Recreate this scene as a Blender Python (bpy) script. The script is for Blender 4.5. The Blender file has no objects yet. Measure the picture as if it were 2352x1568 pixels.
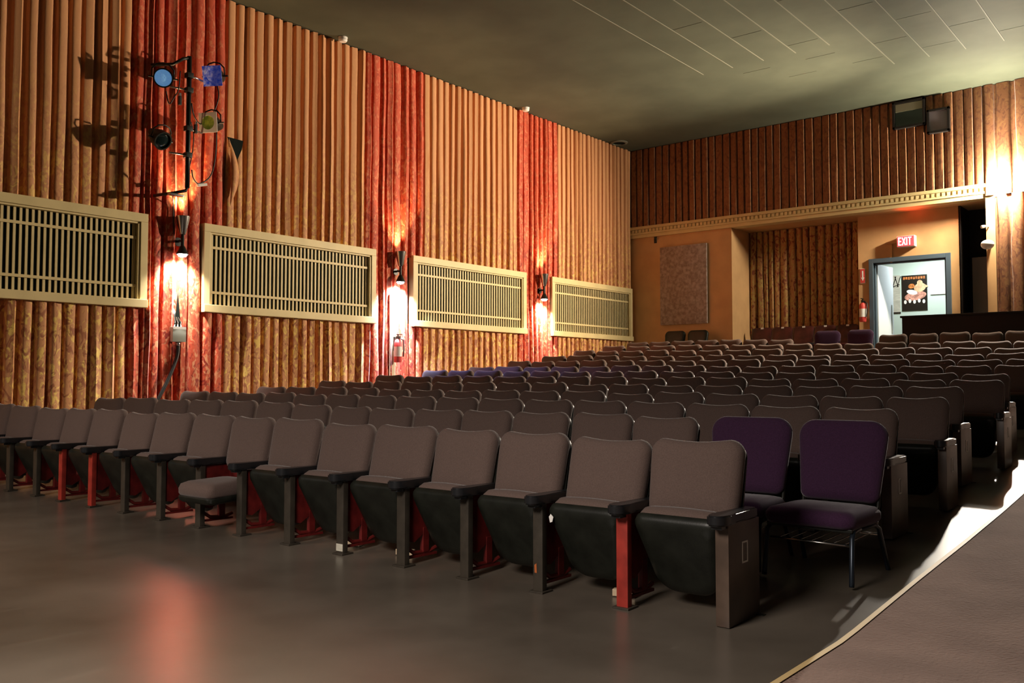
import bpy, bmesh, math, random
from mathutils import Vector, Matrix
random.seed(7)
sc = bpy.context.scene
COL = sc.collection
# ------------------------------------------------------------------ camera, world, view
YAW, PITCH, FPX = math.radians(38.898), math.radians(2.62), 2076.28
cam_d = bpy.data.cameras.new('camera'); cam = bpy.data.objects.new('camera', cam_d); COL.objects.link(cam)
cam_d.sensor_width = 36; cam_d.lens = FPX / 2352 * 36; cam_d.clip_start = 0.05; cam_d.clip_end = 100
cam.location = (0, 0, 1.1); cam.rotation_euler = (math.pi/2 + PITCH, 0, YAW)
sc.camera = cam
W = bpy.data.worlds.new('world'); sc.world = W; W.use_nodes = True
W.node_tree.nodes['Background'].inputs[0].default_value = (1.0, 0.80, 0.66, 1)
W.node_tree.nodes['Background'].inputs[1].default_value = 0.016
sc.view_settings.view_transform = 'Standard'; sc.view_settings.look = 'None'
sc.view_settings.gamma = 1; sc.view_settings.use_curve_mapping = False
sc.view_settings.exposure = 0.0

def lamp(name, kind, loc, energy, color, size=0.1, aim=None, angle=120, blend=0.6):
    d = bpy.data.lights.new(name, kind); o = bpy.data.objects.new(name, d); COL.objects.link(o)
    o.location = loc; d.energy = energy; d.color = color
    if kind == 'AREA': d.size = size
    else: d.shadow_soft_size = size
    if kind == 'SPOT': d.spot_size = math.radians(angle); d.spot_blend = blend
    if aim is not None:
        o.rotation_euler = (Vector(aim) - Vector(loc)).to_track_quat('-Z', 'Y').to_euler()
    return o
WARM, WHITE, COOL = (1.0, 0.80, 0.56), (1.0, 0.93, 0.84), (0.72, 0.80, 1.0)
FLOOD = (-3.34, 18.46, 4.77)
# rear flood light, two heads: one thrown over the seats to the left wall, one spilling round itself
lamp('flood_beam', 'SPOT', (FLOOD[0], FLOOD[1]-0.30, FLOOD[2]), 5900, (1.0, 0.80, 0.57), 0.10, (-11.4, 10.2, 3.5), 98, 0.9)
lamp('flood_beam_aisle', 'SPOT', (FLOOD[0]+0.1, FLOOD[1]-0.30, FLOOD[2]), 3900, (1.0, 0.90, 0.78), 0.07, (-1.8, 7.5, 0.4), 85, 0.7)
lamp('flood_uplight', 'SPOT', (FLOOD[0], FLOOD[1]-0.30, FLOOD[2]+0.16), 400, (1.0, 0.94, 0.76), 0.15, (-2.8, 16.4, 6.7), 172, 1.0)
# added unseen fill spots in front, angled down on the first rows and aisle
lamp('front_fill_light', 'SPOT', (-2.6, -0.3, 3.0), 900, (1.0, 0.88, 0.78), 0.7, (-3.1, 2.0, 0.0), 106, 1.0)
lamp('front_fill_light', 'SPOT', (-7.6, -0.6, 3.0), 700, (1.0, 0.86, 0.74), 0.7, (-8.0, 2.2, 0.0), 94, 1.0)
# lobby ceiling light behind the open door
lamp('lobby_light', 'AREA', (-5.2, 20.6, 4.0), 62, (0.92, 1.0, 0.98), 0.9, (-5.4, 21.0, 1.5))

# ------------------------------------------------------------------ materials
def mat(name, col, rough=0.6, metal=0.0, spec=0.5, var=0.0, vscale=6.0, bump=0.0, bscale=60.0, emit=None, estr=0.0, sheen=0.0, col2=None, stretch=(1,1,1)):
    m = bpy.data.materials.new(name); m.use_nodes = True
    nt = m.node_tree; b = nt.nodes['Principled BSDF']
    b.inputs['Base Color'].default_value = (*col, 1); b.inputs['Roughness'].default_value = rough
    b.inputs['Metallic'].default_value = metal; b.inputs['Specular IOR Level'].default_value = spec
    if sheen: b.inputs['Sheen Weight'].default_value = sheen; b.inputs['Sheen Roughness'].default_value = 0.4
    if emit: b.inputs['Emission Color'].default_value = (*emit, 1); b.inputs['Emission Strength'].default_value = estr
    tc = nt.nodes.new('ShaderNodeTexCoord'); mp = nt.nodes.new('ShaderNodeMapping'); mp.inputs['Scale'].default_value = stretch
    nt.links.new(tc.outputs['Object'], mp.inputs['Vector'])
    if var or col2:
        n = nt.nodes.new('ShaderNodeTexNoise'); n.inputs['Scale'].default_value = vscale; n.inputs['Detail'].default_value = 5
        nt.links.new(mp.outputs[0], n.inputs['Vector'])
        r = nt.nodes.new('ShaderNodeValToRGB'); nt.links.new(n.outputs['Fac'], r.inputs[0])
        c2 = col2 or tuple(min(1, c*(1+var)) for c in col)
        c1 = col if col2 else tuple(c*(1-var) for c in col)
        r.color_ramp.elements[0].color = (*c1, 1); r.color_ramp.elements[1].color = (*c2, 1)
        r.color_ramp.elements[0].position = 0.35; r.color_ramp.elements[1].position = 0.65
        nt.links.new(r.outputs[0], b.inputs['Base Color'])
    if bump:
        n2 = nt.nodes.new('ShaderNodeTexNoise'); n2.inputs['Scale'].default_value = bscale; n2.inputs['Detail'].default_value = 3
        nt.links.new(mp.outputs[0], n2.inputs['Vector'])
        bp = nt.nodes.new('ShaderNodeBump'); bp.inputs['Strength'].default_value = bump; bp.inputs['Distance'].default_value = 0.01
        nt.links.new(n2.outputs['Fac'], bp.inputs['Height']); nt.links.new(bp.outputs[0], b.inputs['Normal'])
    return m

def curtain_mat(name, plain, gold, dark, fade, seed, z0=2.4, z1=5.6):
    # pleated velour: a leaf damask woven in gold and a dark thread, its strength fading with height
    m = bpy.data.materials.new(name); m.use_nodes = True; nt = m.node_tree; N = nt.nodes; L = nt.links
    b = N['Principled BSDF']; b.inputs['Roughness'].default_value = 0.62; b.inputs['Specular IOR Level'].default_value = 0.25
    b.inputs['Sheen Weight'].default_value = 0.15
    tc = N.new('ShaderNodeTexCoord'); mp = N.new('ShaderNodeMapping'); mp.inputs['Scale'].default_value = (1, 1, 0.62); mp.inputs['Location'].default_value = (seed, seed*2, 0)
    L.new(tc.outputs['Object'], mp.inputs[0])
    def noise(s, d, dist):
        n = N.new('ShaderNodeTexNoise'); n.inputs['Scale'].default_value = s; n.inputs['Detail'].default_value = d; n.inputs['Distortion'].default_value = dist
        L.new(mp.outputs[0], n.inputs['Vector']); return n
    def ramp(src, a, c):
        r = N.new('ShaderNodeMapRange'); r.inputs['From Min'].default_value = a; r.inputs['From Max'].default_value = c; L.new(src, r.inputs['Value']); return r
    sx = N.new('ShaderNodeSeparateXYZ'); L.new(tc.outputs['Object'], sx.inputs[0])
    hi = ramp(sx.outputs['Z'], z0, z1); hi.inputs['To Min'].default_value = 1.0; hi.inputs['To Max'].default_value = fade
    g = ramp(noise(11, 2.5, 1.6).outputs['Fac'], 0.51, 0.61); d = ramp(noise(8, 3, 2.2).outputs['Fac'], 0.52, 0.62)
    def mul(a, c):
        k = N.new('ShaderNodeMath'); k.operation = 'MULTIPLY'; L.new(a, k.inputs[0]); L.new(c, k.inputs[1]); return k.outputs[0]
    def mix(f, a, c):
        k = N.new('ShaderNodeMix'); k.data_type = 'RGBA'; L.new(f, k.inputs['Factor'])
        for s, v in ((6, a), (7, c)):
            if isinstance(v, tuple): k.inputs[s].default_value = (*v, 1)
            else: L.new(v, k.inputs[s])
        return k.outputs[2]
    c1 = mix(mul(g.outputs[0], hi.outputs[0]), plain, gold)
    c2 = mix(mul(d.outputs[0], hi.outputs[0]), c1, dark)
    L.new(c2, b.inputs['Base Color'])
    n3 = noise(40, 2, 0); bp = N.new('ShaderNodeBump'); bp.inputs['Strength'].default_value = 0.15; bp.inputs['Distance'].default_value = 0.01
    L.new(n3.outputs['Fac'], bp.inputs['Height']); L.new(bp.outputs[0], b.inputs['Normal'])
    return m

M = {}
M['seat'] = mat('brown_seat_fabric', (0.115, 0.078, 0.066), 0.9, spec=0.2, var=0.12, vscale=180, bump=0.25, bscale=400, sheen=0.2)
M['purple'] = mat('purple_fabric', (0.046, 0.017, 0.047), 0.9, spec=0.2, var=0.15, vscale=160, bump=0.25, bscale=400, sheen=0.25)
M['black'] = mat('black_satin_paint', (0.010, 0.011, 0.008), 0.42, spec=0.35, var=0.3, vscale=9, bump=0.04, bscale=120)
M['post'] = mat('dark_bronze_paint', (0.036, 0.029, 0.021), 0.48, spec=0.5, var=0.25, vscale=10, bump=0.06, bscale=90)
M['panel'] = mat('brown_end_panel_paint', (0.085, 0.056, 0.040), 0.33, spec=0.5, var=0.25, vscale=7)
M['plastic'] = mat('black_armrest_plastic', (0.012, 0.013, 0.015), 0.28, spec=0.6)
M['red'] = mat('red_standard_paint', (0.32, 0.030, 0.020), 0.42, spec=0.5, var=0.2, vscale=12)
M['darkred'] = mat('dark_red_paint', (0.11, 0.008, 0.007), 0.5, spec=0.4, var=0.3, vscale=14)
M['oldred'] = mat('worn_dark_red_vinyl', (0.060, 0.012, 0.010), 0.45, spec=0.4, var=0.4, vscale=6)
M['floor'] = mat('painted_concrete', (0.070, 0.057, 0.044), 0.29, spec=0.55, col2=(0.140, 0.117, 0.093), vscale=0.9, bump=0.05, bscale=9)
M['carpet'] = mat('brown_aisle_carpet', (0.245, 0.165, 0.135), 0.95, spec=0.15, col2=(0.32, 0.22, 0.18), vscale=2.2, bump=0.7, bscale=55)
M['edge'] = mat('pale_yellow_edge_tape', (0.75, 0.55, 0.26), 0.6)
M['ceil'] = mat('grey_green_ceiling_board', (0.082, 0.092, 0.064), 0.75, spec=0.2, var=0.10, vscale=1.2)
M['ceiljoint'] = mat('ceiling_joint_strip', (0.16, 0.16, 0.115), 0.7)
M['cream'] = mat('cream_paint', (0.66, 0.53, 0.27), 0.5, spec=0.3, var=0.05, vscale=4)
M['tan'] = mat('tan_wall_paint', (0.60, 0.355, 0.165), 0.7, spec=0.25, var=0.06, vscale=3)
M['blackcloth'] = mat('black_backing_cloth', (0.012, 0.016, 0.014), 0.95, spec=0.05)
M['tancurtain'] = curtain_mat('tan_damask_curtain', (0.57, 0.265, 0.115), (0.78, 0.53, 0.14), (0.34, 0.12, 0.055), 0.06, 3.0, 2.6, 5.0)
M['redcurtain'] = curtain_mat('red_damask_curtain', (0.52, 0.074, 0.028), (0.64, 0.25, 0.12), (0.27, 0.022, 0.010), 0.45, 11.0)
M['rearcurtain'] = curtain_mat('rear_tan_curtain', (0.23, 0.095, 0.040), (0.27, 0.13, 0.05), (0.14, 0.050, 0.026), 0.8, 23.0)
M['alcovecurtain'] = curtain_mat('alcove_damask_curtain', (0.40, 0.20, 0.075), (0.42, 0.30, 0.09), (0.20, 0.055, 0.030), 1.0, 31.0, 2.0, 9.0)
M['chrome'] = mat('brushed_steel', (0.62, 0.60, 0.58), 0.25, metal=1.0)
M['steelblue'] = mat('blue_grey_frame_paint', (0.070, 0.105, 0.140), 0.45)
M['doorwhite'] = mat('white_door_paint', (0.80, 0.86, 0.92), 0.45)
M['mint'] = mat('pale_mint_wall_paint', (0.66, 0.78, 0.69), 0.7, spec=0.2)
M['white'] = mat('white_plastic', (0.80, 0.78, 0.74), 0.4)
M['grey'] = mat('grey_metal_box', (0.33, 0.35, 0.31), 0.45)
M['greydoor'] = mat('grey_door_paint', (0.33, 0.27, 0.26), 0.6)
M['panelfelt'] = mat('mauve_grey_acoustic_felt', (0.27, 0.20, 0.17), 0.95, spec=0.1, col2=(0.43, 0.34, 0.30), vscale=16, bump=0.5, bscale=30)
M['cable'] = mat('black_rubber_cable', (0.012, 0.012, 0.012), 0.5)
M['bulb'] = mat('lit_bulb_glass', (1, 1, 1), 0.3, emit=(1.0, 0.96, 0.88), estr=30)
M['bulbcool'] = mat('lit_cool_bulb_glass', (1, 1, 1), 0.3, emit=(0.80, 0.88, 1.0), estr=30)
M['floodlens'] = mat('lit_flood_bulb', (1, 1, 1), 0.3, emit=(1.0, 0.88, 0.66), estr=2600)
M['exitface'] = mat('exit_sign_red_face', (0.55, 0.05, 0.05), 0.4, emit=(1.0, 0.10, 0.12), estr=0.9)
M['exitletter'] = mat('lit_exit_letters', (1, 1, 1), 0.4, emit=(1.0, 0.90, 0.92), estr=3.0)
M['signred'] = mat('sign_red', (0.62, 0.06, 0.05), 0.5)
M['bluelens'] = mat('pale_blue_lens', (0.28, 0.58, 0.98), 0.25, spec=0.8, emit=(0.22, 0.52, 1.0), estr=0.32, var=0.35, vscale=26, bump=0.5, bscale=45)  # weak emission stands in for light reflected off the lens
M['bluegel'] = mat('deep_blue_gel', (0.02, 0.06, 0.70), 0.12, spec=0.9, emit=(0.04, 0.14, 1.0), estr=0.10, col2=(0.60, 0.72, 1.0), vscale=22, bump=0.4, bscale=16)  # faint glow added to the gel in place of reflected light
M['olivelens'] = mat('olive_glass_lens', (0.07, 0.09, 0.008), 0.12, spec=0.9, col2=(0.40, 0.42, 0.05), vscale=14, emit=(0.30, 0.34, 0.03), estr=0.10)  # small emission put in for reflected light, lamp itself unlit
M['darklens'] = mat('dark_green_lens', (0.006, 0.014, 0.014), 0.08, spec=0.9)
M['poster'] = mat('dark_poster_print', (0.012, 0.008, 0.006), 0.35)
M['posterorange'] = mat('poster_orange_ink', (0.62, 0.20, 0.05), 0.4, var=0.5, vscale=40)
M['posterskin'] = mat('poster_pale_peach_ink', (0.85, 0.52, 0.30), 0.4, var=0.25, vscale=14)
M['posterwhite'] = mat('poster_white_ink', (0.95, 0.88, 0.80), 0.4)
M['posterpink'] = mat('poster_pink_ink', (0.65, 0.30, 0.22), 0.4, var=0.5, vscale=22)
M['posterpaper'] = mat('pale_poster_print', (0.48, 0.46, 0.38), 0.5, col2=(0.66, 0.63, 0.52), vscale=5, stretch=(1, 1, 6))
M['glass'] = mat('dark_booth_glass', (0.010, 0.020, 0.018), 0.06, spec=0.7)
M['blind'] = mat('grey_green_blind', (0.20, 0.19, 0.13), 0.7)
M['mauvepane'] = mat('mauve_grey_pane', (0.16, 0.13, 0.15), 0.35)
M['blackwall'] = mat('black_painted_board', (0.012, 0.009, 0.008), 0.6, spec=0.3)
M['wood'] = mat('pale_wood_strip', (0.55, 0.42, 0.28), 0.6, var=0.15, vscale=8)
M['legsteel'] = mat('dark_blue_steel_legs', (0.030, 0.040, 0.055), 0.3, metal=0.6)
M['rust'] = mat('chipped_orange_paint', (0.40, 0.10, 0.02), 0.7)

# ------------------------------------------------------------------ mesh helpers
def link(name, bm, m, parent=None, smooth=False, loc=None):
    me = bpy.data.meshes.new(name); bmesh.ops.recalc_face_normals(bm, faces=bm.faces[:]); bm.to_mesh(me); bm.free()
    for x in (m if isinstance(m, (list, tuple)) else [m]): me.materials.append(x)
    if smooth:
        for p in me.polygons: p.use_smooth = True
    o = bpy.data.objects.new(name, me); COL.objects.link(o)
    if parent: o.parent = parent
    if loc: o.location = loc
    return o
def autosmooth(o, deg=35):
    me = o.data
    for p in me.polygons: p.use_smooth = True
    bm = bmesh.new(); bm.from_mesh(me); a = math.radians(deg)
    for e in bm.edges: e.smooth = not (len(e.link_faces) == 2 and e.calc_face_angle(0) > a)
    bm.to_mesh(me); bm.free(); return o
def tag(o, label=None, cat=None, group=None, kind=None):
    if label: o['label'] = label
    if cat: o['category'] = cat
    if group: o['group'] = group
    if kind: o['kind'] = kind
    return o
def empty(name, loc=(0,0,0), rz=0.0):
    o = bpy.data.objects.new(name, None); COL.objects.link(o); o.location = loc; o.rotation_euler = (0, 0, rz); o.empty_display_size = 0.1; return o
def box(bm, x0, x1, y0, y1, z0, z1, bevel=0.0, rot=None, mi=0):
    v = [bm.verts.new((x, y, z)) for x in (x0, x1) for y in (y0, y1) for z in (z0, z1)]
    fs = [bm.faces.new([v[i] for i in q]) for q in ((0,1,3,2),(4,6,7,5),(0,4,5,1),(2,3,7,6),(0,2,6,4),(1,5,7,3))]
    for f in fs: f.material_index = mi
    if rot: bmesh.ops.transform(bm, matrix=rot, verts=v)
    if bevel:
        es = list({e for f in fs for e in f.edges})
        bmesh.ops.bevel(bm, geom=es, offset=bevel, segments=2, affect='EDGES', profile=0.7)
    return v
def BX(*a, **k):
    bm = bmesh.new(); box(bm, *a, **k); return bm
def tube(bm, pts, r, n=10, cap=True, mi=0):
    pts = [Vector(p) for p in pts]; rings = []; prev = None
    for i, p in enumerate(pts):
        t = (pts[min(i+1, len(pts)-1)] - pts[max(i-1, 0)]).normalized()
        if prev is None: u = t.orthogonal().normalized()
        else: u = (prev - t*prev.dot(t)).normalized()
        prev = u; w = t.cross(u); rr = r[i] if isinstance(r, (list, tuple)) else r
        rings.append([bm.verts.new(p + (u*math.cos(2*math.pi*k/n) + w*math.sin(2*math.pi*k/n))*rr) for k in range(n)])
    for a, b in zip(rings, rings[1:]):
        for k in range(n):
            f = bm.faces.new((a[k], a[(k+1)%n], b[(k+1)%n], b[k])); f.material_index = mi
    if cap:
        for q in (rings[0], rings[-1]):
            f = bm.faces.new(q); f.material_index = mi
    return rings
def TB(*a, **k):
    bm = bmesh.new(); tube(bm, *a, **k); return bm
def lathe(prof, n=24, axis=None):
    # prof: (radius, along) pairs, revolved about +z; axis: matrix
    bm = bmesh.new(); rings = []
    for r, z in prof:
        rings.append([bm.verts.new((r*math.cos(2*math.pi*k/n), r*math.sin(2*math.pi*k/n), z)) for k in range(n)] if r > 1e-6 else [bm.verts.new((0, 0, z))])
    for a, b in zip(rings, rings[1:]):
        for k in range(n):
            if len(a) == 1 and len(b) == 1: continue
            if len(a) == 1: bm.faces.new((a[0], b[k], b[(k+1)%n]))
            elif len(b) == 1: bm.faces.new((a[k], a[(k+1)%n], b[0]))
            else: bm.faces.new((a[k], a[(k+1)%n], b[(k+1)%n], b[k]))
    if axis is not None: bmesh.ops.transform(bm, matrix=axis, verts=bm.verts[:])
    return bm
def rounded_outline(w, h, rt, rb, n=6, sag=0.0, taper=0.0):
    # rounded rectangle in (x, z) centred on x, z from 0 to h; rt/rb radii of top/bottom corners
    pts = []
    def arc(cx, cz, r, a0, a1):
        for i in range(n+1):
            a = a0 + (a1-a0)*i/n; pts.append((cx + r*math.cos(a), cz + r*math.sin(a)))
    hw = w/2; P = math.pi
    arc(hw-rt, h-rt, rt, 0, P/2)
    for i in range(1, 6):
        t = i/6; pts.append(((hw-rt)*(1-2*t), h - sag*math.sin(P*t)))
    arc(-hw+rt, h-rt, rt, P/2, P)
    arc(-hw+rb+taper, rb, rb, P, 1.5*P)
    for i in range(1, 4): pts.append(((hw-rb-taper)*(2*i/4-1), 0))
    arc(hw-rb-taper, rb, rb, 1.5*P, 2*P)
    return pts
def loft(outline, layers, bm=None, mi=0):
    # layers: (inset, y); the outline shrinks towards its centroid by inset metres
    bm = bm or bmesh.new(); cx = sum(p[0] for p in outline)/len(outline); cz = (min(p[1] for p in outline)+max(p[1] for p in outline))/2
    wx = max(p[0] for p in outline)-cx; wz = max(p[1] for p in outline)-cz; rings = []
    for ins, y in layers:
        sx, sz = max(0.0, 1-ins/wx), max(0.0, 1-ins/wz)
        rings.append([bm.verts.new((cx+(x-cx)*sx, y, cz+(z-cz)*sz)) for x, z in outline])
    n = len(outline)
    for a, b in zip(rings, rings[1:]):
        for k in range(n): bm.faces.new((a[k], a[(k+1)%n], b[(k+1)%n], b[k])).material_index = mi
    for q in (rings[0], rings[-1]): bm.faces.new(q).material_index = mi
    return bm
def extrude_poly(pts2, d0, d1, plane='yz'):
    bm = bmesh.new()
    def P(a, b, d): return {'yz': (d, a, b), 'xz': (a, d, b), 'xy': (a, b, d)}[plane]
    A = [bm.verts.new(P(a, b, d0)) for a, b in pts2]; B = [bm.verts.new(P(a, b, d1)) for a, b in pts2]
    n = len(pts2)
    for k in range(n): bm.faces.new((A[k], A[(k+1)%n], B[(k+1)%n], B[k]))
    bm.faces.new(A); bm.faces.new(B[::-1]); return bm
def xform(bm, m): bmesh.ops.transform(bm, matrix=m, verts=bm.verts[:]); return bm
def copy_tree(o, parent=None):
    c = o.copy(); COL.objects.link(c)
    if parent: c.parent = parent
    for ch in kids[o.name]: copy_tree(ch, c)
    return c
kids = {}
def register(o):
    kids[o.name] = list(o.children)
    for ch in o.children: register(ch)

# ------------------------------------------------------------------ the setting
XW, YR, HC = -11.44, 18.72, 6.70
# row depth, backrest-top height at x=-2 and at x=-10
ROWS = [(4.158,.800,.859),(5.242,.864,.929),(6.325,.919,.989),(7.409,.982,1.046),(8.492,1.056,1.115),(9.576,1.123,1.202),(10.659,1.196,1.290),
        (11.742,1.299,1.372),(12.826,1.391,1.487),(13.910,1.483,1.596),(14.993,1.605,1.728),(16.076,1.740,1.854),(17.160,1.900,1.985)]
HB = 0.805
def row_z(i, x):
    y, a, b = ROWS[i]; t = max(-0.1, min(1.15, (-2 - x)/8)); return a + (b-a)*t - HB
def floor_z(x, y):
    k = [(0.0, 0.0), (2.2, 0.0)] + [(ROWS[i][0]-0.2, row_z(i, x)) for i in range(13)]
    if y <= k[0][0]: return k[0][1]
    for (y0, z0), (y1, z1) in zip(k, k[1:]):
        if y <= y1: return z0 + (z1-z0)*(y-y0)/(y1-y0)
    return min(k[-1][1] + (y-k[-1][0])*0.075, k[-1][1] + 0.16)
def floor_mesh(x0, x1, y0, y1, nx, ny, dz):
    bm = bmesh.new(); g = []
    for j in range(ny+1):
        y = y0 + (y1-y0)*j/ny
        g.append([bm.verts.new((x0+(x1-x0)*i/nx, y, floor_z(x0+(x1-x0)*i/nx, y)+dz)) for i in range(nx+1)])
    for j in range(ny):
        for i in range(nx): bm.faces.new((g[j][i], g[j][i+1], g[j+1][i+1], g[j+1][i]))
    return bm
XE = -1.35
tag(link('floor', floor_mesh(-11.6, 4.5, -4, 22.4, 46, 132, 0), M['floor'], smooth=True), 'dark painted concrete floor sloping up under the seats', kind='structure')
tag(link('aisle_carpet', floor_mesh(XE, 3.2, -1.5, 17.9, 20, 97, 0.008), M['carpet'], smooth=True), 'brown carpet running up the aisle right of the seats', 'carpet')
tag(link('trim_1', floor_mesh(XE-0.022, XE+0.004, -1.5, 17.9, 1, 97, 0.013), M['edge'], smooth=True), 'pale yellow edging along the carpet', kind='structure')
tag(link('ceiling', BX(-11.6, 4.5, -4, 19.0, HC, HC+0.1), M['ceil']), 'dark grey green board ceiling', kind='structure')
# ceiling joints: long strips between boards and a few open cross joints
bm = bmesh.new()
for k in range(12):
    x = -7.47 + 0.575*k; y1 = 16.4 if k > 4 else 14.8
    box(bm, x-0.008, x+0.008, 6.0, y1, HC-0.006, HC)
tag(link('trim_2', bm, M['ceiljoint']), 'pale joint strips along the ceiling boards', kind='structure')
bm = bmesh.new()
for k in range(12):
    x = -6.9 + 0.575*k
    for y in (12.6 + 0.9*(k % 3), 15.2 + 0.7*(k % 2)): box(bm, x+0.02, x+0.53, y, y+0.012, HC-0.003, HC)
tag(link('trim_3', bm, M['ceil']), 'fine cross joints between ceiling boards', kind='structure')
tag(link('wall_left', BX(XW-0.15, XW-0.02, -4, 19.0, -0.05, HC), M['blackcloth']), 'dark wall behind the left curtains', kind='structure')
# rear wall: the part over the openings, pier, alcove, door wall
tag(link('wall_rear', BX(XW-0.15, 4.5, YR+0.02, YR+0.25, 4.83, HC), M['blackcloth']), 'wall over the rear openings', kind='structure')
bm = bmesh.new(); box(bm, XW-0.15, -8.805, YR+0.02, 19.71, 0.9, 4.83)
tag(link('wall_pier', bm, M['tan']), 'tan pier in the rear left corner', kind='structure')
bm = bmesh.new(); box(bm, -8.9, -6.0, 19.71, 19.85, 0.9, 4.83); box(bm, -6.18, -6.02, 19.34, 19.71, 0.9, 4.83)
tag(link('wall_alcove', bm, M['tan']), 'back of the alcove', kind='structure')
DX0, DX1, DZ = -5.87, -4.48, 3.57
bm = bmesh.new(); box(bm, -6.18, DX0, 19.2, 19.34, 0.9, 4.83); box(bm, DX1, -4.22, 19.2, 19.34, 0.9, 4.83); box(bm, DX0, DX1, 19.2, 19.34, DZ, 4.83)
tag(link('wall_door', bm, M['tan']), 'tan wall around the lobby doorway', kind='structure')
bm = bmesh.new(); box(bm, -8.81, -3.4, YR+0.25, 19.85, 4.57, 4.83)
tag(link('ceiling_alcove', bm, M['tan']), 'tan soffit over the rear openings', kind='structure')
# recess with black boards standing in for corridor shade, grey door right of the doorway, tan post, wall behind the right curtain
bm = bmesh.new(); box(bm, -4.22, -3.45, 19.9, 20.0, 0.9, 4.6); box(bm, -4.24, -4.20, 19.2, 19.9, 0.9, 4.6); box(bm, -3.50, -3.44, YR+0.2, 19.9, 0.9, 4.6)
tag(link('wall_recess', bm, M['blackwall']), 'recess beside the doorway, its shade put in as black boards', kind='structure')
tag(link('door_2', BX(-4.10, -3.52, 19.62, 19.66, 1.3, 3.58), M['greydoor']), 'grey door in the dark recess', kind='structure')
tag(link('trim_4', BX(-3.655, -3.50, YR-0.02, YR+0.2, 1.0, 4.57), M['tan']), 'tan post at the right of the recess', kind='structure')
tag(link('wall_rear_right', BX(-3.50, 4.5, YR+0.02, YR+0.2, 0.9, 4.83), M['blackcloth']), 'wall behind the right rear curtain', kind='structure')
# cornice with a row of dentils
bm = bmesh.new()
for y0, z0, z1 in ((0.0, 4.57, 4.65), (-0.03, 4.65, 4.69), (0.0, 4.69, 4.77), (-0.06, 4.77, 4.80), (-0.04, 4.80, 4.835)):
    box(bm, XW, -3.4, YR-0.03+y0, YR+0.25, z0, z1)
k = XW + 0.1
while k < -3.45:
    box(bm, k, k+0.055, YR-0.055, YR-0.03, 4.695, 4.765); k += 0.095
tag(link('trim_5', bm, M['cream']), 'cream cornice with small carved dentils', kind='structure')
# lobby behind the door
tag(link('wall_lobby', BX(-9.5, -2.0, 21.8, 21.9, 0.9, 4.4), M['mint']), 'pale mint lobby wall', kind='structure')
tag(link('ceiling_lobby', BX(-9.5, -2.0, 19.95, 21.8, 4.3, 4.4), M['white']), 'white lobby ceiling', kind='structure')
tag(link('trim_6', BX(-5.42, -4.2, 21.77, 21.8, 3.09, 3.22), M['white']), 'white rail on the lobby wall', kind='structure')
# door frame + open leaf
bm = bmesh.new()
for a in ((DX0-0.09, DX0, 1.0, DZ+0.09), (DX1, DX1+0.09, 1.0, DZ+0.09), (DX0, DX1, DZ, DZ+0.09)): box(bm, a[0], a[1], 19.16, 19.36, a[2], a[3], 0.008)
for a in ((DX0, DX0+0.03, 1.0, DZ), (DX1-0.03, DX1, 1.0, DZ), (DX0, DX1, DZ-0.03, DZ)): box(bm, a[0], a[1], 19.22, 19.32, a[2], a[3])
fr = tag(link('door_1', bm, M['steelblue']), 'blue grey door frame of the lobby doorway', kind='structure')
leaf = link('door_leaf', BX(0, 0.74, -0.022, 0.022, 1.3, 3.555, 0.004), M['doorwhite'], fr); leaf.location = (DX0+0.03, 19.30, 0); leaf.rotation_euler = (0, 0, math.radians(83))
link('push_plate', BX(0.63, 0.67, -0.03, -0.022, 2.15, 2.75), M['grey'], leaf)

# ------------------------------------------------------------------ pleated curtains
def pleats(L, w, seed, irr=0.12):
    rng = random.Random(seed); s = 0.0; out = []
    n = max(2, round(L/w)); ws = [1+rng.uniform(-irr, irr) for _ in range(n)]; k = L/sum(ws)
    for q in ws: out.append((s, s+q*k)); s += q*k
    return out
def curtain(name, L, w, depth, zr, seed, to_world, m, gap=0.22, irr=0.12, sway=0.008, skip=None, flat=1.0, lean=0.0):
    # box pleats hung along s in [0, L]; zr: list of (s0, s1, z0, z1) openings that are left out
    bm = bmesh.new(); rng = random.Random(seed+1)
    P = pleats(L, w, seed, irr)
    for (a, b) in P:
        q = b-a; g = gap*q*rng.uniform(0.8, 1.3); ph = rng.uniform(0, 6.28); fr = rng.uniform(0.5, 1.1); dd = depth*rng.uniform(0.85, 1.15); tw = rng.uniform(-0.25, 0.25)
        prof = [(0, 0), (0.35*g, 0.02), (0.5*g, 0.85), (0.70*g, 0.97+tw*flat*0.4), (0.36*q, 1.0+0.06*flat+tw*flat), (0.64*q, 1.0+0.06*flat-tw*flat), (q-0.70*g, 0.97-tw*flat*0.4), (q-0.5*g, 0.85), (q-0.35*g, 0.02), (q, 0)]
        prof = [(u, d*(1 - lean + 1.4*lean*u/q)) for u, d in prof]
        mid = (a+b)/2; spans = []
        zs = [(zr[0], zr[1])]
        for (s0, s1, z0, z1) in (skip or []):
            if s0 < mid < s1: zs = [(zr[0], z0), (z1, zr[1])]
        for (z0, z1) in zs:
            nz = max(2, int((z1-z0)/0.30)); rows = []
            for j in range(nz+1):
                z = z0 + (z1-z0)*j/nz; sw = sway*math.sin(fr*z*2.2+ph) + sway*0.5*math.sin(5.1*z+ph*2)
                dm = 1 + 0.10*math.sin(fr*1.7*z+ph)
                rows.append([bm.verts.new(to_world(a+u+(sw if 0 < i < 9 else 0), d*dd*dm, z)) for i, (u, d) in enumerate(prof)])

            for r0, r1 in zip(rows, rows[1:]):
                for i in range(9): bm.faces.new((r0[i], r0[i+1], r1[i+1], r1[i]))
    return autosmooth(link(name, bm, m), 50)
def left_at(y0):
    return lambda s, d, z: (XW + 0.004 + d, y0 + s, z)
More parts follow.
